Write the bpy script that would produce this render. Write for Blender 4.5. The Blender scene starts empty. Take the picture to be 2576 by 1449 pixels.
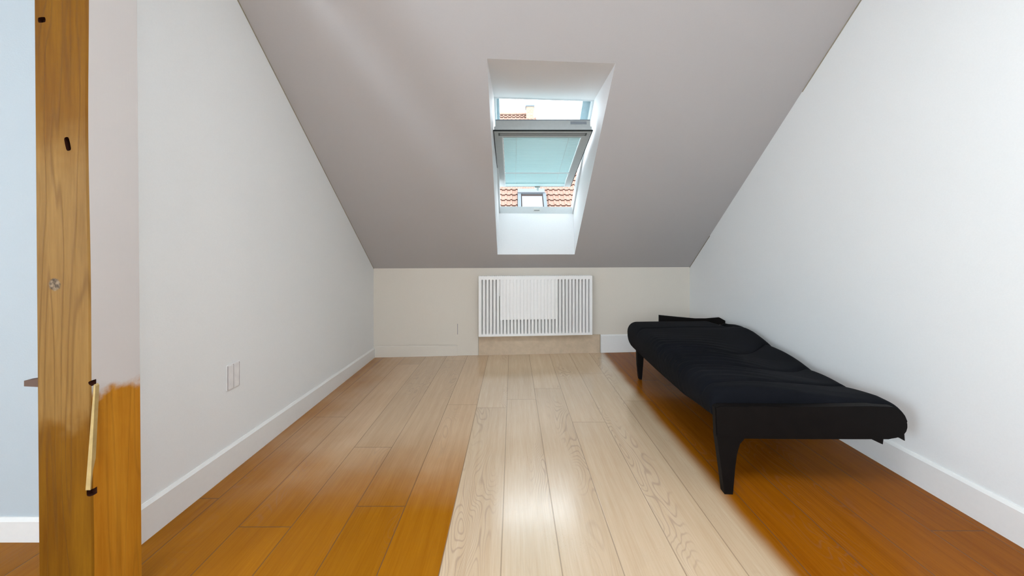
import bpy, bmesh, math, random
from mathutils import Vector, Matrix
random.seed(7)
S = bpy.context.scene
COL = S.collection
# ------------------------------------------------------------------ camera
cam_d = bpy.data.cameras.new('camera')
cam_d.sensor_width = 36.0
cam_d.sensor_fit = 'HORIZONTAL'
cam_d.lens = 36.0 * 950 / 2576
cam_d.shift_x = -2 / 2576
cam_d.shift_y = -103.5 / 2576
cam_d.clip_start = 0.02
cam = bpy.data.objects.new('camera', cam_d)
COL.objects.link(cam)
cam.location = (0, 0, 1.1)
cam.rotation_euler = (math.radians(90), 0, 0)
S.camera = cam
# ------------------------------------------------------------------ world, lights, exposure
w = bpy.data.worlds.new('overcast_sky')
S.world = w
w.use_nodes = True
bg = w.node_tree.nodes['Background']
bg.inputs[0].default_value = (0.80, 0.92, 1.0, 1)
bg.inputs[1].default_value = 2.0
S.view_settings.view_transform = 'Standard'
S.view_settings.look = 'None'
S.view_settings.gamma = 1
S.view_settings.use_curve_mapping = False
S.view_settings.exposure = 1.56


def area(name, loc, rot, sx, sy, power, color):
    l = bpy.data.lights.new(name, 'AREA')
    l.shape = 'RECTANGLE'
    l.size = sx
    l.size_y = sy
    l.energy = power
    l.color = color
    o = bpy.data.objects.new(name, l)
    COL.objects.link(o)
    o.location = loc
    o.rotation_euler = rot
    return o


# unseen fill lamps added overhead, behind the camera and at the left side
area('overhead_fill', (0.3, 0.1, 3.05), (0, 0, 0), 0.95, 0.95, 14, (0.90, 0.965, 1.0))
area('rear_fill', (-0.6, -2.62, 1.45), (math.radians(90), 0, math.radians(180)), 2.3, 1.4, 310, (1.0, 0.975, 0.945))
area('side_fill', (-3.17, -1.6, 1.35), (0, math.radians(-90), 0), 1.15, 1.15, 34, (0.70, 0.87, 1.0))

# ------------------------------------------------------------------ helpers
TH = math.atan(745 / 950)
CT, ST = math.cos(TH), math.sin(TH)
KN = 0.885           # knee wall height


def ye(x):
    return 3.863 + 0.0767 * x


def R(x, s, d):      # point on / above the sloping ceiling: x across, s up the slope, d outwards
    return Vector((x, ye(x) - CT * s + ST * d, KN + ST * s + CT * d))


def mesh_obj(name, bm, mat, parent=None, smooth=False, origin=None):
    bmesh.ops.recalc_face_normals(bm, faces=bm.faces)
    if origin is None and parent is not None:
        r = parent
        while r.parent:
            r = r.parent
        origin = Vector(r.location)
    top = parent is None
    if origin is not None:
        bmesh.ops.translate(bm, verts=bm.verts, vec=-Vector(origin))
    me = bpy.data.meshes.new(name)
    bm.to_mesh(me)
    bm.free()
    for p in me.polygons:
        p.use_smooth = smooth
    if isinstance(mat, (list, tuple)):
        for m_ in mat:
            me.materials.append(m_)
    else:
        me.materials.append(mat)
    o = bpy.data.objects.new(name, me)
    COL.objects.link(o)
    if parent is not None:
        o.parent = parent
    elif origin is not None:
        o.location = origin
    return o


def thing(name, loc, label, cat, group=None, kind=None):
    o = bpy.data.objects.new(name, None)
    COL.objects.link(o)
    o.location = loc
    o.empty_display_size = 0.1
    tag(o, label, cat, group, kind)
    return o


def tag(o, label=None, cat=None, group=None, kind=None):
    if label: o['label'] = label
    if cat: o['category'] = cat
    if group: o['group'] = group
    if kind: o['kind'] = kind
    return o


def hexa(bm, p):     # eight corners: bottom loop 0-3, top loop 4-7
    v = [bm.verts.new(q) for q in p]
    for f in ((0, 1, 2, 3), (4, 5, 6, 7), (0, 1, 5, 4), (1, 2, 6, 5), (2, 3, 7, 6), (3, 0, 4, 7)):
        bm.faces.new([v[i] for i in f])
    return v


def box(bm, x0, x1, y0, y1, z0, z1, f=None):
    p = [(x0, y0, z0), (x1, y0, z0), (x1, y1, z0), (x0, y1, z0), (x0, y0, z1), (x1, y0, z1), (x1, y1, z1), (x0, y1, z1)]
    if f: p = [f(*q) for q in p]
    return hexa(bm, p)


def prism(bm, poly, f0, f1):   # poly of 2-D points, f0/f1 map them to the two caps
    a = [bm.verts.new(f0(*p)) for p in poly]
    b = [bm.verts.new(f1(*p)) for p in poly]
    n = len(poly)
    bm.faces.new(a)
    bm.faces.new(b[::-1])
    for i in range(n):
        bm.faces.new((a[i], a[(i + 1) % n], b[(i + 1) % n], b[i]))


def bevel(bm, w_, seg=2):
    bmesh.ops.bevel(bm, geom=list(bm.edges), offset=w_, segments=seg, affect='EDGES', clamp_overlap=True)


def interp(pts, x):
    if x <= pts[0][0]: return pts[0][1]
    for (a, b), (c, d) in zip(pts, pts[1:]):
        if x <= c:
            return b + (d - b) * (x - a) / (c - a)
    return pts[-1][1]


# ------------------------------------------------------------------ materials
def new_mat(name):
    m = bpy.data.materials.new(name)
    m.use_nodes = True
    nt = m.node_tree
    return m, nt, nt.nodes['Principled BSDF']


def link(nt, a, b):
    nt.links.new(a, b)


def noise(nt, vec, scale, detail=4, rough=0.5, dist=0.0):
    n = nt.nodes.new('ShaderNodeTexNoise')
    n.inputs['Scale'].default_value = scale
    n.inputs['Detail'].default_value = detail
    n.inputs['Roughness'].default_value = rough
    n.inputs['Distortion'].default_value = dist
    if vec is not None: link(nt, vec, n.inputs['Vector'])
    return n


def ramp(nt, fac, stops):
    r = nt.nodes.new('ShaderNodeValToRGB')
    e = r.color_ramp.elements
    while len(e) < len(stops): e.new(0.5)
    for i, (p, c) in enumerate(stops):
        e[i].position = p
        e[i].color = (*c, 1) if len(c) == 3 else c
    link(nt, fac, r.inputs[0])
    return r.outputs[0]


def math_n(nt, op, a, b=None, c=None, clamp=False):
    n = nt.nodes.new('ShaderNodeMath')
    n.operation = op
    n.use_clamp = clamp
    for i, v in enumerate((a, b, c)):
        if v is None: continue
        if isinstance(v, (int, float)): n.inputs[i].default_value = v
        else: link(nt, v, n.inputs[i])
    return n.outputs[0]


def mix_c(nt, fac, a, b, mode='MIX'):
    n = nt.nodes.new('ShaderNodeMix')
    n.data_type = 'RGBA'
    n.blend_type = mode
    n.clamp_factor = True
    if isinstance(fac, (int, float)): n.inputs[0].default_value = fac
    else: link(nt, fac, n.inputs[0])
    for i, v in ((6, a), (7, b)):
        if isinstance(v, tuple): n.inputs[i].default_value = (*v, 1) if len(v) == 3 else v
        else: link(nt, v, n.inputs[i])
    return n.outputs[2]


def objcoord(nt):
    return nt.nodes.new('ShaderNodeTexCoord').outputs['Object']


def bump(nt, h, bsdf, strength, dist=0.01):
    b = nt.nodes.new('ShaderNodeBump')
    b.inputs['Strength'].default_value = strength
    b.inputs['Distance'].default_value = dist
    link(nt, h, b.inputs['Height'])
    link(nt, b.outputs[0], bsdf.inputs['Normal'])


def sstep(nt, x, a, b):
    n = nt.nodes.new('ShaderNodeMapRange')
    n.interpolation_type = 'SMOOTHSTEP'
    link(nt, x, n.inputs[0])
    n.inputs[1].default_value = a
    n.inputs[2].default_value = b
    return n.outputs[0]


def plain(name, col, rough=0.5, spec=0.5, nscale=30, var=0.06, bstr=0.0, metal=0.0, sheen=0.0):
    m, nt, b = new_mat(name)
    v = objcoord(nt)
    n = noise(nt, v, nscale, 5)
    lo = tuple(c * (1 - var) for c in col)
    hi = tuple(min(1, c * (1 + var)) for c in col)
    link(nt, ramp(nt, n.outputs['Fac'], [(0.3, lo), (0.7, hi)]), b.inputs['Base Color'])
    b.inputs['Roughness'].default_value = rough
    b.inputs['Specular IOR Level'].default_value = spec
    b.inputs['Metallic'].default_value = metal
    if sheen:
        b.inputs['Sheen Weight'].default_value = sheen
    if bstr: bump(nt, n.outputs['Fac'], b, bstr, 0.002)
    return m


M = {}
M['wall'] = plain('white_wall_paint', (0.82, 0.825, 0.82), 0.75, 0.25, 160, 0.01, 0.12)
M['alcove'] = plain('wall_paint_dimmed_blue', (0.49, 0.55, 0.59), 0.75, 0.25, 160, 0.01, 0.12)  # white wall's paint darkened and tinted blue, standing in for dimmer light
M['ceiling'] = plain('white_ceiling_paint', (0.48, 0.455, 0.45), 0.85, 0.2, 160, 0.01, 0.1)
M['knee'] = plain('warm_white_wall_paint', (0.71, 0.65, 0.57), 0.75, 0.25, 160, 0.015, 0.12)
M['trim'] = plain('white_satin_paint', (0.82, 0.81, 0.79), 0.4, 0.5, 60, 0.01)
M['reveal'] = plain('white_reveal_paint', (0.76, 0.745, 0.745), 0.6, 0.3, 90, 0.01, 0.05)
M['crack'] = plain('grey_beige_sealant', (0.33, 0.29, 0.22), 0.9, 0.1, 50, 0.1)
M['tan'] = plain('tan_painted_board', (0.60, 0.47, 0.34), 0.6, 0.3, 20, 0.08)
M['radiator'] = plain('white_radiator_enamel', (0.90, 0.88, 0.86), 0.35, 0.5, 40, 0.01)
M['dark_gap'] = plain('dark_gap', (0.03, 0.025, 0.02), 0.9, 0.1)
M['plastic'] = plain('white_plastic', (0.80, 0.78, 0.77), 0.4, 0.5)
M['plate_groove'] = plain('grey_plastic_groove', (0.38, 0.34, 0.33), 0.6, 0.3)
M['sash'] = plain('pale_grey_lacquer', (0.42, 0.45, 0.45), 0.45, 0.5, 40, 0.03)
M['frame'] = plain('white_lacquered_frame', (0.62, 0.65, 0.66), 0.45, 0.5, 40, 0.02)
M['gasket'] = plain('black_rubber_gasket', (0.012, 0.016, 0.016), 0.6, 0.3)
M['teal'] = plain('grey_blue_aluminium_cover', (0.36, 0.46, 0.50), 0.5, 0.5)
M['grey_plate'] = plain('grey_aluminium_plate', (0.22, 0.25, 0.28), 0.45, 0.5)
M['slot'] = plain('grey_slot', (0.10, 0.11, 0.11), 0.6, 0.3)
M['chrome'] = plain('brushed_metal', (0.6, 0.62, 0.6), 0.35, 0.5, metal=0.7)
M['pane_far'] = plain('bright_reflecting_glass', (0.19, 0.195, 0.20), 0.3, 0.3)
M['hood'] = plain('light_grey_hood', (0.155, 0.16, 0.17), 0.6, 0.3)
M['lead'] = plain('grey_flashing', (0.105, 0.12, 0.132), 0.5, 0.5)
M['brownhole'] = plain('brown_shadow_gap', (0.05, 0.035, 0.03), 0.8, 0.2)


def make_blind_mat():
    m, nt, b = new_mat('pale_blue_blind_slat')
    b.inputs['Base Color'].default_value = (0.58, 0.70, 0.71, 1)
    b.inputs['Roughness'].default_value = 0.45
    t = nt.nodes.new('ShaderNodeBsdfTranslucent')
    t.inputs[0].default_value = (0.66, 0.80, 0.80, 1)
    mx = nt.nodes.new('ShaderNodeMixShader')
    mx.inputs[0].default_value = 0.34
    link(nt, b.outputs[0], mx.inputs[1])
    link(nt, t.outputs[0], mx.inputs[2])
    link(nt, mx.outputs[0], nt.nodes['Material Output'].inputs[0])
    return m


M['blind'] = make_blind_mat()


def make_glass():
    m, nt, b = new_mat('clear_window_glass')
    g = nt.nodes.new('ShaderNodeBsdfGlossy')
    g.inputs['Roughness'].default_value = 0.02
    t = nt.nodes.new('ShaderNodeBsdfTransparent')
    t.inputs[0].default_value = (0.93, 0.97, 0.97, 1)
    lw = nt.nodes.new('ShaderNodeLayerWeight')
    lw.inputs[0].default_value = 0.15
    mx = nt.nodes.new('ShaderNodeMixShader')
    link(nt, math_n(nt, 'MULTIPLY', lw.outputs['Facing'], 0.25), mx.inputs[0])
    link(nt, t.outputs[0], mx.inputs[1])
    link(nt, g.outputs[0], mx.inputs[2])
    link(nt, mx.outputs[0], nt.nodes['Material Output'].inputs[0])
    return m


M['glass'] = make_glass()


def make_tile_mat(name, c1, c2):
    m, nt, b = new_mat(name)
    v = objcoord(nt)
    vo = nt.nodes.new('ShaderNodeTexVoronoi')
    vo.inputs['Scale'].default_value = 4.0
    link(nt, v, vo.inputs['Vector'])
    n = noise(nt, v, 9, 5)
    f = math_n(nt, 'ADD', math_n(nt, 'MULTIPLY', n.outputs['Fac'], 0.7), math_n(nt, 'MULTIPLY', vo.outputs['Distance'], 0.4))
    link(nt, ramp(nt, f, [(0.25, c1), (0.75, c2)]), b.inputs['Base Color'])
    b.inputs['Roughness'].default_value = 0.85
    return m


M['tile'] = make_tile_mat('terracotta_pantile', (0.225, 0.122, 0.085), (0.285, 0.168, 0.125))
M['tile_edge'] = plain('dark_tile_underside', (0.07, 0.035, 0.025), 0.9, 0.1)


def make_brick():
    m, nt, b = new_mat('pale_orange_chimney_brick')
    v = objcoord(nt)
    mp = nt.nodes.new('ShaderNodeMapping')
    mp.inputs['Rotation'].default_value = (math.radians(90), 0, 0)
    link(nt, v, mp.inputs[0])
    br = nt.nodes.new('ShaderNodeTexBrick')
    br.inputs['Scale'].default_value = 3.0
    br.inputs['Color1'].default_value = (0.29, 0.18, 0.12, 1)
    br.inputs['Color2'].default_value = (0.33, 0.22, 0.15, 1)
    br.inputs['Mortar'].default_value = (0.30, 0.26, 0.22, 1)
    link(nt, mp.outputs[0], br.inputs['Vector'])
    link(nt, br.outputs[0], b.inputs['Base Color'])
    b.inputs['Roughness'].default_value = 0.9
    return m


M['brick'] = make_brick()


def make_floor():
    m, nt, b = new_mat('oak_plank_floor')
    v = objcoord(nt)
    sep = nt.nodes.new('ShaderNodeSeparateXYZ')
    link(nt, v, sep.inputs[0])
    X, Y = sep.outputs[0], sep.outputs[1]
    PW = 0.2075
    px = math_n(nt, 'DIVIDE', math_n(nt, 'ADD', X, 0.248), PW)
    pid = math_n(nt, 'FLOOR', px)
    fx = math_n(nt, 'SUBTRACT', px, pid)
    wn = nt.nodes.new('ShaderNodeTexWhiteNoise')
    wn.noise_dimensions = '1D'
    link(nt, math_n(nt, 'ADD', pid, 0.5), wn.inputs['W'])
    # staggered end joints, 2.05 m boards
    off = math_n(nt, 'MULTIPLY', wn.outputs['Value'], 2.05)
    py = math_n(nt, 'DIVIDE', math_n(nt, 'ADD', Y, math_n(nt, 'ADD', off, 20.0)), 2.05)
    bid = math_n(nt, 'FLOOR', py)
    fy = math_n(nt, 'SUBTRACT', py, bid)
    wn2 = nt.nodes.new('ShaderNodeTexWhiteNoise')
    wn2.noise_dimensions = '2D'
    cb = nt.nodes.new('ShaderNodeCombineXYZ')
    link(nt, math_n(nt, 'ADD', pid, 0.5), cb.inputs[0])
    link(nt, math_n(nt, 'ADD', bid, 0.5), cb.inputs[1])
    link(nt, cb.outputs[0], wn2.inputs['Vector'])
    rnd = wn2.outputs['Value']
    # seams
    ex = math_n(nt, 'MULTIPLY', math_n(nt, 'MINIMUM', fx, math_n(nt, 'SUBTRACT', 1.0, fx)), PW)
    ey = math_n(nt, 'MULTIPLY', math_n(nt, 'MINIMUM', fy, math_n(nt, 'SUBTRACT', 1.0, fy)), 2.05)
    seam = math_n(nt, 'SUBTRACT', 1.0, sstep(nt, math_n(nt, 'MINIMUM', ex, ey), 0.0006, 0.0030))
    # grain coordinates: shifted per board, stretched along Y
    c2 = nt.nodes.new('ShaderNodeCombineXYZ')
    link(nt, math_n(nt, 'ADD', X, math_n(nt, 'MULTIPLY', rnd, 13.0)), c2.inputs[0])
    link(nt, math_n(nt, 'MULTIPLY', math_n(nt, 'ADD', Y, math_n(nt, 'MULTIPLY', rnd, 31.0)), 0.22), c2.inputs[1])
    big = noise(nt, c2.outputs[0], 5.0, 2, 0.5, 0.3)
    # contour lines of a smooth field = cathedral figure
    rings = math_n(nt, 'FRACT', math_n(nt, 'MULTIPLY', big.outputs['Fac'], 34.0))
    rings = math_n(nt, 'ABSOLUTE', math_n(nt, 'SUBTRACT', rings, 0.5))
    ringl = math_n(nt, 'SUBTRACT', 1.0, sstep(nt, rings, 0.0, 0.22))
    mask = sstep(nt, noise(nt, c2.outputs[0], 3.1, 1).outputs['Fac'], 0.52, 0.64)
    ringl = math_n(nt, 'MULTIPLY', ringl, mask)
    c3 = nt.nodes.new('ShaderNodeCombineXYZ')
    link(nt, math_n(nt, 'ADD', X, math_n(nt, 'MULTIPLY', rnd, 7.0)), c3.inputs[0])
    link(nt, math_n(nt, 'MULTIPLY', Y, 0.035), c3.inputs[1])
    fine = noise(nt, c3.outputs[0], 170.0, 4, 0.6)
    mid = noise(nt, c3.outputs[0], 34.0, 3, 0.55)
    pores = sstep(nt, noise(nt, v, 260.0, 2, 0.6).outputs['Fac'], 0.62, 0.70)
    pmask = sstep(nt, noise(nt, v, 4.0, 2).outputs['Fac'], 0.5, 0.7)
    pores = math_n(nt, 'MULTIPLY', pores, pmask)
    g = math_n(nt, 'ADD', math_n(nt, 'MULTIPLY', fine.outputs['Fac'], 0.5), math_n(nt, 'MULTIPLY', mid.outputs['Fac'], 0.5))
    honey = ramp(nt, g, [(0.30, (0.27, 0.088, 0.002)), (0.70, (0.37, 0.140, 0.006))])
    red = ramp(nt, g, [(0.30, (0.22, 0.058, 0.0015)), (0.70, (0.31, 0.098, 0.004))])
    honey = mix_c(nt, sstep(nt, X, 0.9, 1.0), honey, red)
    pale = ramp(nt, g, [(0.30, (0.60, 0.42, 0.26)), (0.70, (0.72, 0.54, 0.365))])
    # paler boards in the middle of the room, honey boards left, redder right
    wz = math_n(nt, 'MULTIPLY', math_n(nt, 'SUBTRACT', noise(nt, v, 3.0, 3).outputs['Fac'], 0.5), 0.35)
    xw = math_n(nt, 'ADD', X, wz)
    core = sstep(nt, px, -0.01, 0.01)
    pale_ext = math_n(nt, 'MULTIPLY', sstep(nt, xw, -1.6, -0.75), sstep(nt, math_n(nt, 'ADD', Y, wz), 1.50, 2.35))
    pale_ext = math_n(nt, 'MULTIPLY', pale_ext, 0.72)
    left = math_n(nt, 'MAXIMUM', core, pale_ext)
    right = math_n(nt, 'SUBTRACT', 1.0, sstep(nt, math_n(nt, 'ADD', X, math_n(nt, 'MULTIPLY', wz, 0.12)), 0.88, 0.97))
    pale_fac = math_n(nt, 'MULTIPLY', left, right)
    base = mix_c(nt, pale_fac, honey, pale)
    tone = math_n(nt, 'ADD', 0.93, math_n(nt, 'MULTIPLY', rnd, 0.12))
    tn = nt.nodes.new('ShaderNodeCombineColor')
    for i in range(3): link(nt, tone, tn.inputs[i])
    base = mix_c(nt, 1.0, base, tn.outputs[0], 'MULTIPLY')
    base = mix_c(nt, math_n(nt, 'MULTIPLY', ringl, math_n(nt, 'ADD', 0.12, math_n(nt, 'MULTIPLY', pale_fac, 0.24))), base, (0.25, 0.16, 0.13))
    base = mix_c(nt, math_n(nt, 'MULTIPLY', pores, 0.45), base, (0.14, 0.09, 0.06))
    base = mix_c(nt, math_n(nt, 'MULTIPLY', seam, math_n(nt, 'SUBTRACT', 0.8, math_n(nt, 'MULTIPLY', pale_fac, 0.3))), base, (0.12, 0.06, 0.03))
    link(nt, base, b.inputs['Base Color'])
    rr = math_n(nt, 'ADD', 0.14, math_n(nt, 'MULTIPLY', mid.outputs['Fac'], 0.14))
    link(nt, rr, b.inputs['Roughness'])
    link(nt, math_n(nt, 'ADD', 0.07, math_n(nt, 'MULTIPLY', pale_fac, 0.85)), b.inputs['Specular IOR Level'])
    link(nt, math_n(nt, 'MULTIPLY', pale_fac, 0.7), b.inputs['Coat Weight'])
    b.inputs['Coat Roughness'].default_value = 0.16
    hgt = math_n(nt, 'SUBTRACT', math_n(nt, 'MULTIPLY', fine.outputs['Fac'], 0.15), math_n(nt, 'ADD', math_n(nt, 'MULTIPLY', seam, 1.0), math_n(nt, 'MULTIPLY', pores, 0.3)))
    bump(nt, hgt, b, 0.35, 0.002)
    return m


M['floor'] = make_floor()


def make_post(name, white_top=False):
    m, nt, b = new_mat(name)
    v = objcoord(nt)
    sep = nt.nodes.new('ShaderNodeSeparateXYZ')
    link(nt, v, sep.inputs[0])
    X, Y, Z = sep.outputs
    c = nt.nodes.new('ShaderNodeCombineXYZ')
    link(nt, X, c.inputs[0])
    link(nt, Y, c.inputs[1])
    link(nt, math_n(nt, 'MULTIPLY', Z, 0.07), c.inputs[2])
    big = noise(nt, c.outputs[0], 9.0, 2, 0.5, 0.35)
    rings = math_n(nt, 'FRACT', math_n(nt, 'MULTIPLY', big.outputs['Fac'], 9.0))
    rings = math_n(nt, 'ABSOLUTE', math_n(nt, 'SUBTRACT', rings, 0.5))
    line = math_n(nt, 'SUBTRACT', 1.0, sstep(nt, rings, 0.0, 0.16))
    fine = noise(nt, c.outputs[0], 130.0, 4, 0.6)
    mid = noise(nt, c.outputs[0], 26.0, 3, 0.5)
    g = math_n(nt, 'ADD', math_n(nt, 'MULTIPLY', fine.outputs['Fac'], 0.4), math_n(nt, 'MULTIPLY', mid.outputs['Fac'], 0.6))
    stained = ramp(nt, g, [(0.32, (0.125, 0.043, 0.0015)), (0.68, (0.205, 0.086, 0.004))])
    raw = ramp(nt, g, [(0.32, (0.18, 0.088, 0.020)), (0.68, (0.28, 0.152, 0.042))])
    # an unstained stretch of the face, with ragged ends
    wob = math_n(nt, 'MULTIPLY', math_n(nt, 'SUBTRACT', noise(nt, v, 14.0, 3).outputs['Fac'], 0.5), 0.16)
    zz = math_n(nt, 'ADD', Z, wob)
    rawm = math_n(nt, 'MULTIPLY', sstep(nt, zz, 0.56, 0.64), math_n(nt, 'SUBTRACT', 1.0, sstep(nt, zz, 1.28, 1.5)))
    if white_top:
        orange = ramp(nt, g, [(0.32, (0.40, 0.145, 0.008)), (0.68, (0.54, 0.235, 0.02))])
        wob2 = math_n(nt, 'MULTIPLY', math_n(nt, 'SUBTRACT', noise(nt, v, 22.0, 4).outputs['Fac'], 0.5), 0.10)
        wm = sstep(nt, math_n(nt, 'ADD', Z, wob2), 0.655, 0.70)
        col = mix_c(nt, wm, orange, (0.56, 0.52, 0.50))
        line = math_n(nt, 'MULTIPLY', line, math_n(nt, 'MULTIPLY', math_n(nt, 'SUBTRACT', 1.0, wm), 0.4))
    else:
        col = mix_c(nt, rawm, stained, raw)
        # round knot with dark ring
        kx = math_n(nt, 'MULTIPLY', math_n(nt, 'ADD', X, 1.298), 1.0)
        kz = math_n(nt, 'MULTIPLY', math_n(nt, 'ADD', Z, -0.992), 0.95)
        kd = math_n(nt, 'SQRT', math_n(nt, 'ADD', math_n(nt, 'MULTIPLY', kx, kx), math_n(nt, 'MULTIPLY', kz, kz)))
        kd = math_n(nt, 'ADD', kd, math_n(nt, 'MULTIPLY', math_n(nt, 'SUBTRACT', noise(nt, v, 60.0, 3).outputs['Fac'], 0.5), 0.012))
        knot = math_n(nt, 'SUBTRACT', 1.0, sstep(nt, kd, 0.013, 0.019))
    col = mix_c(nt, math_n(nt, 'MULTIPLY', line, 0.42), col, (0.10, 0.04, 0.008))
    if not white_top:
        kc = ramp(nt, noise(nt, v, 110.0, 3).outputs['Fac'], [(0.35, (0.06, 0.04, 0.025)), (0.65, (0.27, 0.19, 0.12))])
        col = mix_c(nt, knot, col, kc)
    link(nt, col, b.inputs['Base Color'])
    b.inputs['Roughness'].default_value = 0.5
    b.inputs['Specular IOR Level'].default_value = 0.12
    bump(nt, math_n(nt, 'SUBTRACT', math_n(nt, 'MULTIPLY', fine.outputs['Fac'], 0.4), line), b, 0.3, 0.002)
    return m


M['post'] = make_post('stained_timber')
M['post_side'] = make_post('orange_timber_with_white_paint', True)
M['splinter'] = plain('bare_cream_wood', (0.46, 0.33, 0.14), 0.7, 0.2, 40, 0.1)
M['burn'] = plain('dark_brown_hole', (0.03, 0.008, 0.004), 0.9, 0.1)
M['peg'] = plain('brown_wood_peg', (0.13, 0.08, 0.06), 0.7, 0.2)


def make_fabric():
    m, nt, b = new_mat('black_navy_fabric')
    v = objcoord(nt)
    n = noise(nt, v, 420, 3)
    n2 = noise(nt, v, 3.0, 3)
    link(nt, ramp(nt, n2.outputs['Fac'], [(0.35, (0.0022, 0.0026, 0.0042)), (0.65, (0.0036, 0.0041, 0.0068))]), b.inputs['Base Color'])
    b.inputs['Roughness'].default_value = 0.85
    b.inputs['Specular IOR Level'].default_value = 0.12
    b.inputs['Sheen Weight'].default_value = 0.0
    bump(nt, n.outputs['Fac'], b, 0.25, 0.002)
    return m


M['fabric'] = make_fabric()
M['blackwood'] = plain('black_brown_wood', (0.004, 0.0028, 0.0025), 0.6, 0.12, 20, 0.2)

# ------------------------------------------------------------------ room shell
XL, XR = -1.384, 1.877
YC = 1.355            # the left wall's outer corner; beyond it the room widens
XA = -3.0             # far side wall of the wider part
YB = -2.6             # wall behind the camera
ZF = 2.9              # flat ceiling height


def struct(name, bm, mat, smooth=False):
    o = mesh_obj(name, bm, mat, None, smooth)
    o['kind'] = 'structure'
    return o


bm = bmesh.new()
box(bm, XA - 0.1, XR + 0.1, YB - 0.1, 4.15, -0.08, 0.0)
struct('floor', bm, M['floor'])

# left wall: a slab whose top follows the slope
def side_wall(name, x0, x1, y_near, mat, openings=None):
    bm = bmesh.new()
    def prof(x):
        ys = ye(x)
        yf = ys - (ZF - KN) / math.tan(TH)
        p = [(y_near, -0.02), (ys + 0.02, -0.02), (ys + 0.02, KN), (yf, ZF + 0.02), (y_near, ZF + 0.02)]
        if y_near > yf:
            zz = KN + (ys - y_near) * math.tan(TH)
            p = [(y_near, -0.02), (ys + 0.02, -0.02), (ys + 0.02, KN), (y_near, zz)]
        return p
    pa, pb = prof(x0), prof(x0)
    prism(bm, pa, lambda a, c: (x0, a, c), lambda a, c: (x1, a, c))
    return struct(name, bm, mat)


side_wall('wall_right', XR, XR + 0.15, YB, M['wall'])
side_wall('wall_left', XL, XL - 0.12, YC, M['wall'])

# wall of the wider part, facing the camera, left of the corner
bm = bmesh.new()
box(bm, XA, XL - 0.12, 1.418, 1.57, -0.02, ZF + 0.02)
struct('wall_alcove', bm, M['alcove'])
# knee wall (slightly skewed in plan)
bm = bmesh.new()
hexa(bm, [(XL - .1, ye(XL - .1), -.02), (XR + .1, ye(XR + .1), -.02), (XR + .1, ye(XR + .1) + .15, -.02), (XL - .1, ye(XL - .1) + .15, -.02),
          (XL - .1, ye(XL - .1), KN + .005), (XR + .1, ye(XR + .1), KN + .005), (XR + .1, ye(XR + .1) + .15, KN + .1), (XL - .1, ye(XL - .1) + .15, KN + .1)])
struct('wall_back', bm, M['knee'])

# sloping ceiling with the window shaft
OX0, OX1, OS0, OS1 = -0.149, 0.610, 0.228, 2.115
FX0, FX1, FS0, FS1, FD = -0.143, 0.632, 0.322, 1.608, 0.46
s_top = (ZF - KN) / ST
bm = bmesh.new()
o_in = [R(OX0, OS0, 0), R(OX1, OS0, 0), R(OX1, OS1, 0), R(OX0, OS1, 0)]
o_out = [R(FX0, FS0, FD), R(FX1, FS0, FD), R(FX1, FS1, FD), R(FX0, FS1, FD)]
e_in = [R(XL - .12, 0, 0), R(XR + .12, 0, 0), R(XR + .12, s_top, 0), R(XL - .12, s_top, 0)]
e_out = [R(XL - .12, -0.1, FD), R(XR + .12, -0.1, FD), R(XR + .12, s_top, FD), R(XL - .12, s_top, FD)]
V = [[bm.verts.new(p) for p in L] for L in (o_in, o_out, e_in, e_out)]
for i in range(4):
    j = (i + 1) % 4
    bm.faces.new((V[0][i], V[0][j], V[2][j], V[2][i])).material_index = 0
    bm.faces.new((V[0][i], V[0][j], V[1][j], V[1][i])).material_index = 1
    bm.faces.new((V[1][i], V[1][j], V[3][j], V[3][i])).material_index = 0
    bm.faces.new((V[2][i], V[2][j], V[3][j], V[3][i])).material_index = 0
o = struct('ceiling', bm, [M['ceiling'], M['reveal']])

# flat ceiling above and behind, with an added opening for the overhead fill lamp
bm = bmesh.new()
yf = ye(XR) - (ZF - KN) / math.tan(TH) + 0.15
for (x0, x1, y0, y1) in ((XA - .1, -.2, YB - .1, yf), (.8, XR + .15, YB - .1, yf), (-.2, .8, YB - .1, -.4), (-.2, .8, .6, yf)):
    box(bm, x0, x1, y0, y1, ZF, ZF + 0.1)
struct('ceiling_flat', bm, M['ceiling'])
# rear and far side walls, unseen, with openings added for the fill lamps
def wall_with_hole(name, f, a0, a1, z0, z1, h):
    bm = bmesh.new()
    ha0, ha1, hz0, hz1 = h
    for (p, q, r_, s_) in ((a0, ha0, z0, z1), (ha1, a1, z0, z1), (ha0, ha1, z0, hz0), (ha0, ha1, hz1, z1)):
        box(bm, p, q, 0, 0.15, r_, s_, f)
    return struct(name, bm, M['wall'])


wall_with_hole('wall_rear', lambda a, t, z: (a, YB - t, z), XA - .1, XR + .1, -.02, ZF + .05, (-1.8, 0.6, 0.7, 2.2))
bm = bmesh.new()
for (p, q, r_, s_) in ((YB - .1, -2.2, -.02, ZF + .05), (-1.0, 1.57, -.02, ZF + .05), (-2.2, -1.0, -.02, .75), (-2.2, -1.0, 1.95, ZF + .05)):
    box(bm, XA - .15, XA, p, q, r_, s_)
struct('wall_side', bm, M['wall'])

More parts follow.
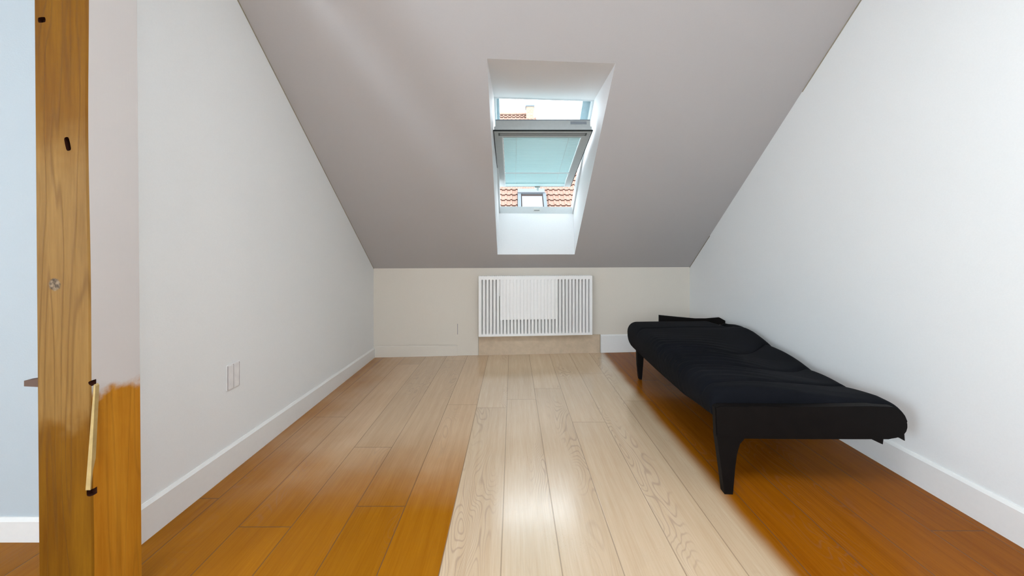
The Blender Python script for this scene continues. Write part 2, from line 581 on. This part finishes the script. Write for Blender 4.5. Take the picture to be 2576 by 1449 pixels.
# baseboards
def baseboard(name, pts, h0, h1, t, mat):
    # pts: two (x, y) ends at the wall face; n: inward normal given by t vector
    (xa, ya), (xb, yb), (nx, ny) = pts
    bm = bmesh.new()
    poly0 = [(0, 0), (t, 0), (t, h0 - 0.012), (t - 0.009, h0), (0, h0)]
    poly1 = [(0, 0), (t, 0), (t, h1 - 0.012), (t - 0.009, h1), (0, h1)]
    a = [bm.verts.new((xa + nx * p, ya + ny * p, z)) for p, z in poly0]
    b = [bm.verts.new((xb + nx * p, yb + ny * p, z)) for p, z in poly1]
    bm.faces.new(a); bm.faces.new(b[::-1])
    for i in range(5):
        bm.faces.new((a[i], a[(i + 1) % 5], b[(i + 1) % 5], b[i]))
    return struct(name, bm, mat)


baseboard('baseboard_left', ((XL, YC), (XL, ye(XL)), (1, 0)), 0.140, 0.098, 0.013, M['trim'])
baseboard('baseboard_right', ((XR, YB), (XR, ye(XR)), (-1, 0)), 0.150, 0.13, 0.014, M['trim'])
baseboard('baseboard_alcove', ((XA, 1.418), (XL - .12, 1.418), (0, -1)), 0.088, 0.088, 0.013, M['trim'])
baseboard('baseboard_back', ((XL, ye(XL)), (-0.56, ye(-.56)), (0, -1)), 0.118, 0.110, 0.006, M['knee'])
baseboard('baseboard_back_right', ((0.915, ye(.915)), (XR, ye(XR)), (0, -1)), 0.186, 0.186, 0.012, M['trim'])
# boxed board under and behind the radiator
bm = bmesh.new()
hexa(bm, [(-.345, ye(-.345) - .010, 0), (.905, ye(.905) - .010, 0), (.905, ye(.905), 0), (-.345, ye(-.345), 0),
          (-.345, ye(-.345) - .010, .19), (.905, ye(.905) - .010, .19), (.905, ye(.905), .19), (-.345, ye(-.345), .19)])
struct('trim_1', bm, M['tan'])


def strip(name, p, q, w_, up, mat):
    p, q = Vector(p), Vector(q)
    d = (q - p).normalized()
    u = Vector(up).normalized() * w_
    n = d.cross(u).normalized() * 0.0015
    bm = bmesh.new()
    hexa(bm, [p - n, q - n, q + n, p + n, p - n + u, q - n + u, q + n + u, p + n + u])
    return struct(name, bm, mat)


# open joints between the sloping ceiling and the side walls
nrm = R(0, 0, 0) - R(0, 0, 1)
strip('trim_2', R(XL + .0012, 0, 0), R(XL + .0012, 3.0, 0), .0045, nrm, M['crack'])
strip('trim_3', R(XR - .0012, 0, 0), R(XR - .0012, 0.52, 0), .006, nrm, M['crack'])
strip('trim_4', R(XR - .0012, 1.98, 0), R(XR - .0012, 2.6, 0), .006, nrm, M['crack'])
# thin seam between knee wall boards either side of the radiator box
for k, xx in enumerate((-.348, .909)):
    bm = bmesh.new()
    box(bm, xx - .0015, xx + .0015, ye(xx) - .004, ye(xx), 0, .19)
    struct('trim_%d' % (5 + k), bm, M['crack'])

# ------------------------------------------------------------------ roof window
win = thing('window_1', R(0.245, 0.3, FD), 'open centre-pivot roof window with blue-grey venetian blind in the sloping ceiling', 'roof window', kind='structure')
bm = bmesh.new()
IX0, IX1 = -0.128, 0.616
def rbox(bm, x0, x1, s0, s1, d0, d1): box(bm, x0, x1, s0, s1, d0, d1, lambda x, s, d: R(x, s, d))
rbox(bm, FX0 - .03, IX0, FS0 - .02, FS1 + .02, FD - .001, FD + .10)
rbox(bm, IX1, FX1 + .03, FS0 - .02, FS1 + .02, FD - .001, FD + .10)
RB = R(0, FS0, FD)
def rail_pt(x, dy, dz):
    p = R(x, FS0, FD - .001)
    return p + Vector((0, dy, dz))
prism(bm, [(0, -.012), (0, .071), (.09, .062), (.09, -.10)], lambda a, c: rail_pt(IX0, a, c), lambda a, c: rail_pt(IX1, a, c))
rbox(bm, IX0, IX1, FS1 - .012, FS1 + .02, FD - .001, FD + .10)
frame = mesh_obj('window_frame', bm, M['frame'], win)
# keeper plate on the bottom of the frame
bm = bmesh.new()
box(bm, .213, .282, -.005, 0, .022, .056, rail_pt)
k_ = mesh_obj('latch_keeper', bm, M['chrome'], frame); k_['label'] = 'small metal latch keeper'
bm = bmesh.new()
box(bm, .220, .275, -.0065, -.005, .030, .036, rail_pt)
mesh_obj('keeper_slot', bm, M['slot'], frame)
# aluminium side covers on the upper half of the frame
for (x0, x1) in ((IX0, -.106), (.556, IX1)):
    bm = bmesh.new()
    rbox(bm, x0, x1, 1.12, FS1 - .012, FD + .055, FD + .075)
    c_ = mesh_obj('side_cover', bm, M['teal'], win)
# sash: tilted about its middle, drawn in its own plane
ST0 = Vector((0.223, 2.79, 1.955)); SB0 = Vector((0.223, 3.85, 1.712))
SL = (SB0 - ST0).length
sa = (SB0 - ST0).normalized()
sn = Vector((0, -sa.z, sa.y)) * 1.0          # outward (up) normal
if sn.z < 0: sn = -sn


def Q(x, t, n):       # x from sash centre line, t metres from its top edge, n outwards
    return ST0 + Vector((x, 0, 0)) + sa * t + sn * n


def qbox(bm, x0, x1, t0, t1, n0, n1): box(bm, x0, x1, t0, t1, n0, n1, lambda x, t, n: Q(x, t, n))


SW = 0.362
bm = bmesh.new()
qbox(bm, -SW, -SW + .058, 0, SL, 0, .035)
qbox(bm, SW - .058, SW, 0, SL, 0, .035)
qbox(bm, -SW + .058, SW - .058, 0, .085, 0, .035)
qbox(bm, -SW + .058, SW - .058, SL - .012, SL, 0, .035)
sash = mesh_obj('sash', bm, M['sash'], win)
# gasket line round the sash
bm = bmesh.new()
qbox(bm, -SW - .006, SW + .006, -.006, .002, -.001, .008)
qbox(bm, -SW - .006, -SW, .002, SL, .001, .008)
qbox(bm, SW, SW + .006, .002, SL, .001, .008)
g_ = mesh_obj('gasket', bm, M['gasket'], sash); g_['label'] = 'black rubber seal'
# stepped top edge with ventilation flap
bm = bmesh.new()
qbox(bm, -SW + .002, SW - .002, -.004, .03, .008, .036)
qbox(bm, -SW + .010, SW - .010, .000, .03, .036, .086)
mesh_obj('ventilation_bar', bm, M['sash'], sash)
bm = bmesh.new()
qbox(bm, -SW + .010, SW - .010, -.001, .03, .086, .095)
mesh_obj('flap_edge', bm, M['grey_plate'], sash)
bm = bmesh.new()
qbox(bm, .205, .325, -.0015, .004, .056, .079)
mesh_obj('type_plate', bm, M['grey_plate'], sash)
# two long dark slots of the handle rail
bm = bmesh.new()
qbox(bm, -.325, .325, .030, .037, -.0015, .002)
qbox(bm, -.325, .325, .052, .060, -.0015, .002)
for sx in (-1, 1):
    qbox(bm, sx * .325 - .006, sx * .325 + .006, .028, .064, -.003, .002)
mesh_obj('rail_slot', bm, M['slot'], sash)
bm = bmesh.new()
qbox(bm, -SW + .058, SW - .058, .085, SL - .012, .022, .026)
mesh_obj('glass_pane', bm, M['glass'], sash)
# latch hook hanging at the sash's lower edge
bm = bmesh.new()
qbox(bm, .000, .055, SL - .002, SL + .006, -.012, .012)
qbox(bm, .020, .040, SL + .000, SL + .010, -.045, -.010)
mesh_obj('latch', bm, M['chrome'], sash)
# blind
bm = bmesh.new()
n_sl = 36
t0, t1 = .100, SL - .075
for i in range(n_sl):
    t = t0 + (t1 - t0) * i / (n_sl - 1)
    w2 = .0120
    a = math.radians(-9)
    pts = []
    for k in range(5):
        u = -1 + k * .5
        tt = t + u * w2 * math.cos(a)
        nn = .012 + u * w2 * math.sin(a) + .0035 * (1 - u * u)
        pts.append((tt, nn))
    lo = [[bm.verts.new(Q(x, tt, nn)) for tt, nn in pts] for x in (-SW + .066, SW - .066)]
    up = [[bm.verts.new(Q(x, tt, nn + .0006)) for tt, nn in pts] for x in (-SW + .066, SW - .066)]
    for k in range(4):
        bm.faces.new((lo[0][k], lo[1][k], lo[1][k + 1], lo[0][k + 1]))
        bm.faces.new((up[0][k + 1], up[1][k + 1], up[1][k], up[0][k]))
blind = mesh_obj('venetian_blind', bm, M['blind'], win)
bm = bmesh.new()
qbox(bm, -SW + .060, SW - .060, SL - .070, SL - .018, .002, .018)
mesh_obj('bottom_rail', bm, M['blind'], blind)
bm = bmesh.new()
qbox(bm, -SW + .058, SW - .058, .085, .098, .000, .020)
mesh_obj('head_rail', bm, M['blind'], blind)
for sx in (-1, 1):
    bm = bmesh.new()
    qbox(bm, sx * (SW - .062) - .003, sx * (SW - .062) + .003, .085, SL - .015, -.001, .004)
    mesh_obj('guide_rail', bm, M['frame'], blind)
for cx_ in (-.195, .205):
    bm = bmesh.new()
    qbox(bm, cx_ - .001, cx_ + .001, .09, SL - .05, -.004, -.002)
    mesh_obj('ladder_cord', bm, M['frame'], blind)
bm = bmesh.new()
qbox(bm, -SW + .064, SW - .064, .735, .747, -.006, .000)
mesh_obj('tilt_bar', bm, M['frame'], blind)
bm = bmesh.new()
qbox(bm, SW - .080, SW - .058, .73, .75, -.012, .000)
mesh_obj('slider', bm, M['chrome'], blind)

# ------------------------------------------------------------------ radiator
rx0, rx1, rz0, rz1 = -.338, .806, .209, .800
ry = lambda x: ye(x) - 0.10
rad = thing('radiator', (0.23, ye(.23) - .06, 0), 'white ribbed panel radiator on the low wall under the roof window', 'radiator')
# ribbed front: real grooves, shallow in the middle panel
bm = bmesh.new()
NX, NZ = 33 * 12, 40
grid = []
def rib_depth(x, z, fr):
    a = fr
    c = abs(a - .5) * 2          # 0 in the middle of the rib, 1 in the groove
    g = 0.042 * min(1, max(0, (c - .62) / .30))
    px = 1290 + x / 3.78 * 950
    deep = 1.0
    if -.13 < x < .428 and z > .372: deep = 0.10
    if x < -.10 and x > -.16 and z > .60: deep = 0.35
    edge = min(1, max(0, (z - (rz0 + .022)) / .006)) * min(1, max(0, (rz1 - .026 - z) / .006))
    edge *= 1 if rx0 + .018 < x < rx1 - .014 else 0
    return g * deep * edge
zs = [rz0, rz0 + .021, rz0 + .024, rz0 + .028, rz0 + .034, .30, .366, .3715, .3725, .378, .45, .55, .59, .60, .61, .70, rz1 - .034, rz1 - .029, rz1 - .026, rz1 - .022, rz1]
for zi in zs:
    row = []
    for i in range(NX + 1):
        x = rx0 + (rx1 - rx0) * i / NX
        fr = (i / 12.0) % 1.0
        row.append(bm.verts.new((x, ry(x) + rib_depth(x, zi, fr), zi)))
    grid.append(row)
for a, b_ in zip(grid, grid[1:]):
    for i in range(NX):
        bm.faces.new((a[i], a[i + 1], b_[i + 1], b_[i]))
# returns to the back of the panel
bk = lambda v_: bm.verts.new((v_.co.x, ry(v_.co.x) + .046, v_.co.z))
loop = grid[0] + [r_[-1] for r_ in grid[1:]] + grid[-1][-2::-1] + [r_[0] for r_ in grid[-2:0:-1]]
bl = [bk(v_) for v_ in loop]
n = len(loop)
for i in range(n):
    bm.faces.new((loop[i], loop[(i + 1) % n], bl[(i + 1) % n], bl[i]))
bm.faces.new(bl)
fp = mesh_obj('front_panel', bm, M['radiator'], rad)
for (x0, x1) in ((rx0, rx0 + .012), (rx1 - .012, rx1)):
    bm = bmesh.new()
    box(bm, x0, x1, .016, .078, rz0 + .01, rz1 + .004, lambda x, y, z: (x, ry(x) + y, z))
    mesh_obj('side_panel', bm, M['radiator'], rad)
bm = bmesh.new()
box(bm, rx0 + .012, rx1 - .012, .062, .078, rz0 + .01, rz1 - .01, lambda x, y, z: (x, ry(x) + y, z))
mesh_obj('rear_panel', bm, M['radiator'], rad)
bm = bmesh.new()
nb = 56
box(bm, rx0, rx1, .002, .010, rz1, rz1 + .008, lambda x, y, z: (x, ry(x) + y, z))
box(bm, rx0, rx1, .070, .078, rz1, rz1 + .008, lambda x, y, z: (x, ry(x) + y, z))
for i in range(nb):
    xc = rx0 + .01 + (rx1 - rx0 - .02) * i / (nb - 1)
    box(bm, xc - .004, xc + .004, .010, .070, rz1 + .001, rz1 + .006, lambda x, y, z: (x, ry(x) + y, z))
mesh_obj('top_grille', bm, M['radiator'], rad)
for xb in (-.15, .60):
    bm = bmesh.new()
    box(bm, xb - .02, xb + .02, .078, .0995, .30, .70, lambda x, y, z: (x, ry(x) + y, z))
    mesh_obj('wall_bracket', bm, M['radiator'], rad)

# ------------------------------------------------------------------ small wall fittings
sock = thing('outlet_plate', (XL, 1.863, 0.465), 'off-white double blanking plate on the left wall above the baseboard', 'wall plate')
bm = bmesh.new()
box(bm, XL, XL + .006, 1.822, 1.907, .402, .526)
bevel(bm, .0015, 1)
mesh_obj('cover_plate', bm, M['plastic'], sock)
for (a0, a1) in ((1.829, 1.8600), (1.8655, 1.899)):
    bm = bmesh.new()
    box(bm, XL + .006, XL + .0085, a0, a1, .408, .520)
    mesh_obj('insert', bm, M['plastic'], sock)
for yy in (1.8255, 1.8627, 1.9025):
    bm = bmesh.new()
    box(bm, XL + .006, XL + .0066, yy - .0022, yy + .0022, .406, .522)
    mesh_obj('groove', bm, M['plate_groove'], sock)

slot = thing('wall_slot', (-.559, ye(-.559), .265), 'narrow vertical grey slot strip low on the wall left of the radiator', 'wall fitting')
bm = bmesh.new()
box(bm, -.572, -.546, -.0025, 0, .205, .335, lambda x, y, z: (x, ye(x) + y, z))
mesh_obj('backing_plate', bm, M['knee'], slot)
bm = bmesh.new()
box(bm, -.562, -.555, -.0035, -.0025, .215, .322, lambda x, y, z: (x, ye(x) + y, z))
mesh_obj('slit', bm, M['plate_groove'], slot)

# ------------------------------------------------------------------ timber post
PX0, PX1, PY0, PY1 = -1.352, -1.200, 1.070, 1.213
lean = lambda x, y, z: (x - .0083 * (z - 1.0), y, z)
post = thing('timber_post', (-1.276, 1.14, 0), 'knotty honey-brown square timber post standing in front of the left wall corner', 'post')
bm = bmesh.new()
NZP = 40
rings = []
for i in range(NZP + 1):
    z = (ZF - .03) * i / NZP
    wv = .0022 * math.sin(z * 3.1 + .6) + .0015 * math.sin(z * 7.7)
    ch = .004
    pr = [(PX0, PY0 + ch), (PX0 + ch, PY0), (PX1 - ch + wv, PY0), (PX1 + wv, PY0 + ch), (PX1, PY1), (PX0, PY1)]
    rings.append([bm.verts.new(lean(x, y, z)) for x, y in pr])
for a, b_ in zip(rings, rings[1:]):
    for k in range(6):
        f = bm.faces.new((a[k], a[(k + 1) % 6], b_[(k + 1) % 6], b_[k]))
        f.material_index = 1 if k == 3 else 0
bm.faces.new(rings[0]); bm.faces.new(rings[-1][::-1])
# object coordinates for the grain are local to the thing: the material uses world-like numbers, so keep origin at 0
body = mesh_obj('post_body', bm, [M['post'], M['post_side']], post, origin=Vector((0, 0, 0)))
body.location = -Vector(post.location)


def carve(target, shapes):
    # cut real holes: evaluate a boolean with temporary cutters, then remove them
    for sh in shapes:
        bmc = bmesh.new()
        sh(bmc)
        bmesh.ops.recalc_face_normals(bmc, faces=bmc.faces)
        mc = bpy.data.meshes.new('cut'); bmc.to_mesh(mc); bmc.free()
        mc.materials.append(M['post']); mc.materials.append(M['post_side']); mc.materials.append(M['burn'])
        for p in mc.polygons: p.material_index = 2
        co = bpy.data.objects.new('cut', mc); COL.objects.link(co)
        md = target.modifiers.new('b', 'BOOLEAN'); md.operation = 'DIFFERENCE'; md.object = co; md.solver = 'EXACT'
        bpy.context.view_layer.update()
        dg = bpy.context.evaluated_depsgraph_get()
        me = bpy.data.meshes.new_from_object(target.evaluated_get(dg))
        target.modifiers.clear()
        target.data = me
        bpy.data.objects.remove(co)


def pxp(px, py):      # point of the post's front face from its measured position
    return ((px - 1290) / 950 * PY0, 1.1 - (py - 621) / 950 * PY0)


def slot_cut(cx_, cz, w_, h, tilt, depth, y=None):
    def sh(bmc):
        n = 12
        poly = []
        for k in range(n):
            a = 2 * math.pi * k / n
            ex = abs(math.cos(a)) ** .5 * math.copysign(1, math.cos(a)) * w_ / 2
            ez = abs(math.sin(a)) ** .5 * math.copysign(1, math.sin(a)) * h / 2
            poly.append((cx_ + ex * math.cos(tilt) - ez * math.sin(tilt), cz + ex * math.sin(tilt) + ez * math.cos(tilt)))
        prism(bmc, poly, lambda a, c: (a, PY0 - .02, c), lambda a, c: (a, PY0 + depth, c))
    return sh


body.location = (0, 0, 0)
body.parent = None
sx_, sz_ = pxp(170, 362)
kx_, kz_ = pxp(105, 50)
n1 = pxp(229, 964); n2 = pxp(224, 1240)
M['post'].name = 'stained_timber'
body.data.materials.append(M['burn'])
carve(body, [slot_cut(sx_, sz_, .015, .040, math.radians(12), .05),
             slot_cut(kx_, kz_, .022, .016, 0.1, .012),
             slot_cut(n1[0] + .004, n1[1], .022, .018, math.radians(25), .016),
             slot_cut(n2[0] + .002, n2[1], .018, .020, 0, .014)])
body.parent = post
body.location = -Vector(post.location)
# bare cream sliver along the front right edge
bm = bmesh.new()
za, zb = 1.1 - (967 - 621) / 950 * PY0, 1.1 - (1232 - 621) / 950 * PY0
prism(bm, [((238 - 1290) / 950 * PY0, za), ((241 - 1290) / 950 * PY0 + .001, za - .005), ((229 - 1290) / 950 * PY0, zb), ((217 - 1290) / 950 * PY0, zb), ((232 - 1290) / 950 * PY0, za - .08)],
      lambda a, c: (a, PY0 - .002, c), lambda a, c: (a - .004, PY0 + .012, c))
s_ = mesh_obj('split_edge', bm, M['splinter'], post); s_['label'] = 'bare cream split in the edge'
bm = bmesh.new()
zp = 1.1 - (960 - 621) / 950 * 1.09
prism(bm, [(-1.352, zp + .012), (-1.352, zp - .012), (-1.394, zp - .010), (-1.394, zp + .006)], lambda a, c: (a - .004, 1.08, c), lambda a, c: (a - .004, 1.10, c))
mesh_obj('peg', bm, M['peg'], post)

# ------------------------------------------------------------------ daybed
BO = Vector((0.902, 1.718, 0))
ba = math.radians(3.58)
bu = Vector((math.cos(ba), -math.sin(ba), 0)); bv = Vector((math.sin(ba), math.cos(ba), 0))
def B(u, v, z): return BO + bu * u + bv * v + Vector((0, 0, z))
bed = thing('daybed', B(.43, .82, 0), 'low black daybed with a rumpled black cover along the right wall', 'daybed')
BW, BL = .862, 1.65
E_ = [(-.02, .385), (.10, .392), (.345, .372), (.62, .384), (.85, .408), (1.02, .432), (1.15, .450), (1.35, .458), (1.5, .452), (1.6, .42), (1.65, .39)]
LFT = [(0, .447), (.3, .45), (.8, .448), (1.3, .447), (1.65, .440)]
def crease(k, u):    # position along the bed of each fold line, u in 0..1
    return {0: .10 + .02 * math.sin(u * 3) + .24 * u ** 2.2,
            1: .41 - .07 * math.sin(u * math.pi) + .21 * u ** 2,
            2: .78 - .17 * math.sin(u * math.pi) ** 1.5 + .24 * u ** 2,
            3: 1.28 - .06 * math.sin(u * 2.5)}[k]
def top_z(uu, v):
    u = uu / BW
    t = max(0, min(1, (u - .15) / .75)); t = t * t * (3 - 2 * t)
    z = interp(LFT, v) * (1 - t) + interp(E_, v) * t + .012 * math.sin(math.pi * min(1, u * 1.05)) ** 2
    cs = [-.25] + [crease(k, u) for k in range(3)] + [1.72]
    for k in range(4):
        if cs[k] <= v < cs[k + 1]:
            q = (v - cs[k]) / (cs[k + 1] - cs[k])
            amp = (.020, .020, .026, .040)[k] * (.25 + .75 * u * u)
            z += amp * math.sin(math.pi * q ** .8) ** .65
    for k in range(1, 4):      # pinched valley along each fold
        z -= .010 * math.exp(-((v - cs[k]) / .010) ** 2)
    z -= .006 * math.exp(-((v - 1.30 + .06 * math.sin(u * 2.5)) / .02) ** 2)
    # hollow beside the wall at the head end
    z -= .085 * math.exp(-((uu - .725) / .045) ** 2) * max(0, min(1, (v - 1.25) / .2))
    # bunched fine folds near the left edge, fading to the right
    m_ = math.exp(-((u - .22) / .22) ** 2) * math.exp(-((v - .55) / .30) ** 2)
    ph = (v + .25 * (u - .35) ** 2 * 1.2 + .10 * u) / .062
    z += .009 * m_ * math.sin(2 * math.pi * ph)
    z += .004 * math.sin(v * 9 + u * 4) * math.sin(u * 5 + 1)
    return z
def bot_z(v): return interp([(0, .312), (.43, .262), (.9, .240), (1.65, .222)], v)
bm = bmesh.new()
NV, NU, NS = 240, 70, 10
rows = []
RL, RR = .075, .085
for j in range(NV + 1):
    v = BL * j / NV
    e1 = max(0, 1 - v / .045)
    e2 = max(0, 1 - (BL - v) / .10)
    drop = .05 * (1 - math.sqrt(max(0, 1 - e1 * e1))) + .10 * (1 - math.sqrt(max(0, 1 - e2 * e2)))
    inset = .03 * (1 - math.sqrt(max(0, 1 - e2 * e2)))
    zb = bot_z(v)
    u0, u1 = inset, BW - .022 * max(0, 1 - v / .5) - inset
    zt = top_z(u0 + RL, v) - drop
    rl = min(RL, (zt - zb) * .55)
    pts = [(u0 + .055 * (1 - math.cos(math.pi / 2 * k / 6)), zt - rl - (zt - rl - zb) * math.sin(math.pi / 2 * k / 6)) for k in range(6, 0, -1)]
    pts += [(u0 + RL - RL * math.cos(math.pi / 2 * k / NS), zt - rl + rl * math.sin(math.pi / 2 * k / NS)) for k in range(NS + 1)]
    for i in range(1, NU):
        uu = u0 + RL + (u1 - RR - u0 - RL) * i / NU
        pts.append((uu, top_z(uu, v) - drop))
    zt = top_z(u1 - RR, v) - drop
    rr = min(RR, (zt - zb) * .6)
    pts += [(u1 - RR + RR * math.sin(math.pi / 2 * k / NS), zt - rr + rr * math.cos(math.pi / 2 * k / NS)) for k in range(NS + 1)]
    pts += [(u1 - .08 * (1 - math.cos(math.pi / 2 * k / 8)), zt - rr - (zt - rr - zb) * math.sin(math.pi / 2 * k / 8)) for k in range(1, 9)]
    rows.append([bm.verts.new(B(a, v, c)) for a, c in pts])
for a, b_ in zip(rows, rows[1:]):
    n = len(a)
    for i in range(n):
        bm.faces.new((a[i], a[(i + 1) % n], b_[(i + 1) % n], b_[i]))
bm.faces.new(rows[0]); bm.faces.new(rows[-1][::-1])
mesh_obj('mattress', bm, M['fabric'], bed, smooth=True)

# front board with the left leg growing out of it, extruded through the board's depth
bm = bmesh.new()
board = [(0.002, .385), (.02, .392), (.40, .398), (.66, .408), (.755, .404), (.775, .395), (.790, .380), (.803, .360), (.810, .338), (.811, .318), (.806, .300), (.796, .286), (.78, .276), (.757, .269), (.73, .266), (.40, .256), (.13, .250), (.008, .250)]
prism(bm, board, lambda a, c: B(a, -.036, c), lambda a, c: B(a, -.001, c))
bevel(bm, .004, 2)
mesh_obj('front_board', bm, M['blackwood'], bed)
bm = bmesh.new()
leg = [(.008, .264), (.150, .264), (.128, .2495), (.108, .225), (.096, .18), (.088, .12), (.078, .0), (.042, .0), (.030, .10)]
prism(bm, leg, lambda a, c: B(a, -.0362, c), lambda a, c: B(a, .000, c))
mesh_obj('leg', bm, M['blackwood'], bed)
for uu in (.030, BW - .075):
    bm = bmesh.new()
    prism(bm, [(-.012, .30), (.052, .30), (.040, .12), (.030, 0), (.008, 0), (-.006, .12)], lambda a, c: B(uu + .02 + a, 1.42, c), lambda a, c: B(uu + .02 + a, 1.46, c))
    mesh_obj('leg', bm, M['blackwood'], bed)
# side and end rails of the base
bm = bmesh.new(); hexa(bm, [B(.03, 0, .33), B(.055, 0, .33), B(.055, 1.6, .25), B(.03, 1.6, .25), B(.03, 0, .38), B(.055, 0, .38), B(.055, 1.6, .36), B(.03, 1.6, .36)])
mesh_obj('side_rail', bm, M['blackwood'], bed)
bm = bmesh.new(); hexa(bm, [B(BW - .09, 0, .33), B(BW - .06, 0, .33), B(BW - .06, 1.6, .25), B(BW - .09, 1.6, .25), B(BW - .09, 0, .36), B(BW - .06, 0, .36), B(BW - .06, 1.6, .34), B(BW - .09, 1.6, .34)])
mesh_obj('side_rail', bm, M['blackwood'], bed)
# headboard strip at the far end, raised, with a wavy top
bm = bmesh.new()
hb = [(.294, .494), (.45, .480), (.609, .467), (.70, .468), (.813, .479), (.862, .452), (.862, .418), (.74, .412), (.60, .40), (.294, .40)]
prism(bm, hb, lambda a, c: B(a, BL + .004, c), lambda a, c: B(a, BL + .022, c))
mesh_obj('headboard', bm, M['blackwood'], bed)
# two short pointed stubs under the right end of the front board
for pol in ([(.650, .268), (.715, .268), (.712, .240), (.702, .244)], [(.755, .28), (.800, .29), (.802, .258), (.785, .268)]):
    bm = bmesh.new()
    prism(bm, pol, lambda a, c: B(a, -.030, c), lambda a, c: B(a, -.012, c))
    mesh_obj('foot_stub', bm, M['blackwood'], bed)

# ------------------------------------------------------------------ the house across the street
hz = lambda y: 2.7 + (y - 15.0)              # its roof plane, 45 degrees
house = thing('neighbouring_house', (0.5, 17, -6), 'house with orange pantile roof seen through the open roof window', 'house')
# pantile roof as real waves with a step at every course
bm = bmesh.new()
YR = 20.6
c45 = math.sqrt(.5)
TW = .218; CR = .2425      # tile width; course height measured in plan
x_lo = -6.0
ncol = 60
nx = ncol * 8
rows_n = int((YR - 12.2) / CR)
def wave(i):
    f = (i % 8) / 8.0
    return .045 * (max(0, math.sin(2 * math.pi * f)) ** .8) if f < .5 else 0.0
def x_hi(y):                                  # the right hand hip: the roof narrows towards the ridge
    return 0.95 + (YR - y) * 0.85
for r_ in range(rows_n + 1):
    yb = YR - CR * (r_ + 1); yt = YR - CR * r_
    a, b_, c_ = [], [], []
    lim = x_hi((yb + yt) / 2)
    for i in range(nx + 1):
        x = x_lo + TW * i / 8.0
        if x > lim: break
        wv = wave(i)
        a.append(bm.verts.new((x, yb - .045 * c45 - wv * c45, hz(yb) + .045 * c45 + wv * c45)))
        b_.append(bm.verts.new((x, yt - wv * c45 * .9, hz(yt) + wv * c45 * .9)))
        c_.append(bm.verts.new((x, yb + .0, hz(yb) + 0.0)))
    for i in range(len(a) - 1):
        bm.faces.new((a[i], a[i + 1], b_[i + 1], b_[i])).material_index = 0
        bm.faces.new((a[i], a[i + 1], c_[i + 1], c_[i])).material_index = 1
roof = mesh_obj('tiled_roof', bm, [M['tile'], M['tile_edge']], house, smooth=False)
# ridge caps
for i in range(20):
    x = 0.90 - i * .36
    bm = bmesh.new()
    n = 8
    f0 = [(x - .36, YR + .13 * math.cos(math.pi * k / n), hz(YR) - .03 + .13 * math.sin(math.pi * k / n)) for k in range(n + 1)]
    f1 = [(x + .02, YR + .15 * math.cos(math.pi * k / n), hz(YR) - .03 + .15 * math.sin(math.pi * k / n)) for k in range(n + 1)]
    A_ = [bm.verts.new(p) for p in f0]; B_ = [bm.verts.new(p) for p in f1]
    for k in range(n): bm.faces.new((A_[k], A_[k + 1], B_[k + 1], B_[k]))
    bm.faces.new(A_); bm.faces.new(B_)
    mesh_obj('ridge_tile', bm, M['tile'], house)
# chimney
ch = .0
bm = bmesh.new()
cy0 = 20.2
box(bm, .72, 1.13, cy0, cy0 + .55, hz(cy0) - .8, 1.1 + (621 - 268) / 950 * cy0)
chim = mesh_obj('chimney', bm, M['brick'], house)
bm = bmesh.new()
box(bm, .68, 1.17, cy0 - .04, cy0 + .59, 1.1 + (621 - 268) / 950 * cy0, 1.1 + (621 - 264.5) / 950 * cy0)
mesh_obj('chimney_cap', bm, M['lead'], chim)
# walls of the house below the roof
bm = bmesh.new()
box(bm, -6, 6.5, 13.2, 20.9, -6, .9)
mesh_obj('house_wall', bm, plain('pale_render', (0.3, 0.28, 0.25), 0.9), house)
# its own roof window
def H(x, y, e): return Vector((x, y - e * c45, hz(y) + e * c45))
def hbox(bm, x0, x1, y0, y1, e0, e1): box(bm, x0, x1, y0, y1, e0, e1, lambda x, y, e: H(x, y, e))
wy1 = 15.50; wy0 = 14.35
bm = bmesh.new()
hbox(bm, .20, .33, wy0, wy1, .0, .16)
hbox(bm, 1.22, 1.35, wy0, wy1, .0, .16)
hbox(bm, .33, 1.22, wy0, wy0 + .1, .0, .12)
hbox(bm, .33, 1.22, wy1 - .04, wy1, .0, .12)
rw = mesh_obj('roof_window', bm, M['lead'], house); rw['label'] = 'grey framed roof window'
bm = bmesh.new()
hbox(bm, .20, 1.30, wy1 - .02, wy1 + .14, .14, .21)
mesh_obj('hood', bm, M['hood'], rw)
bm = bmesh.new()
hbox(bm, .37, 1.18, wy0 + .1, wy1 - .16, .13, .15)
mesh_obj('pane', bm, M['pane_far'], rw)
bm = bmesh.new()
hbox(bm, .33, 1.22, wy0 + .05, wy1 - .03, .02, .12)
mesh_obj('opening', bm, M['brownhole'], rw)
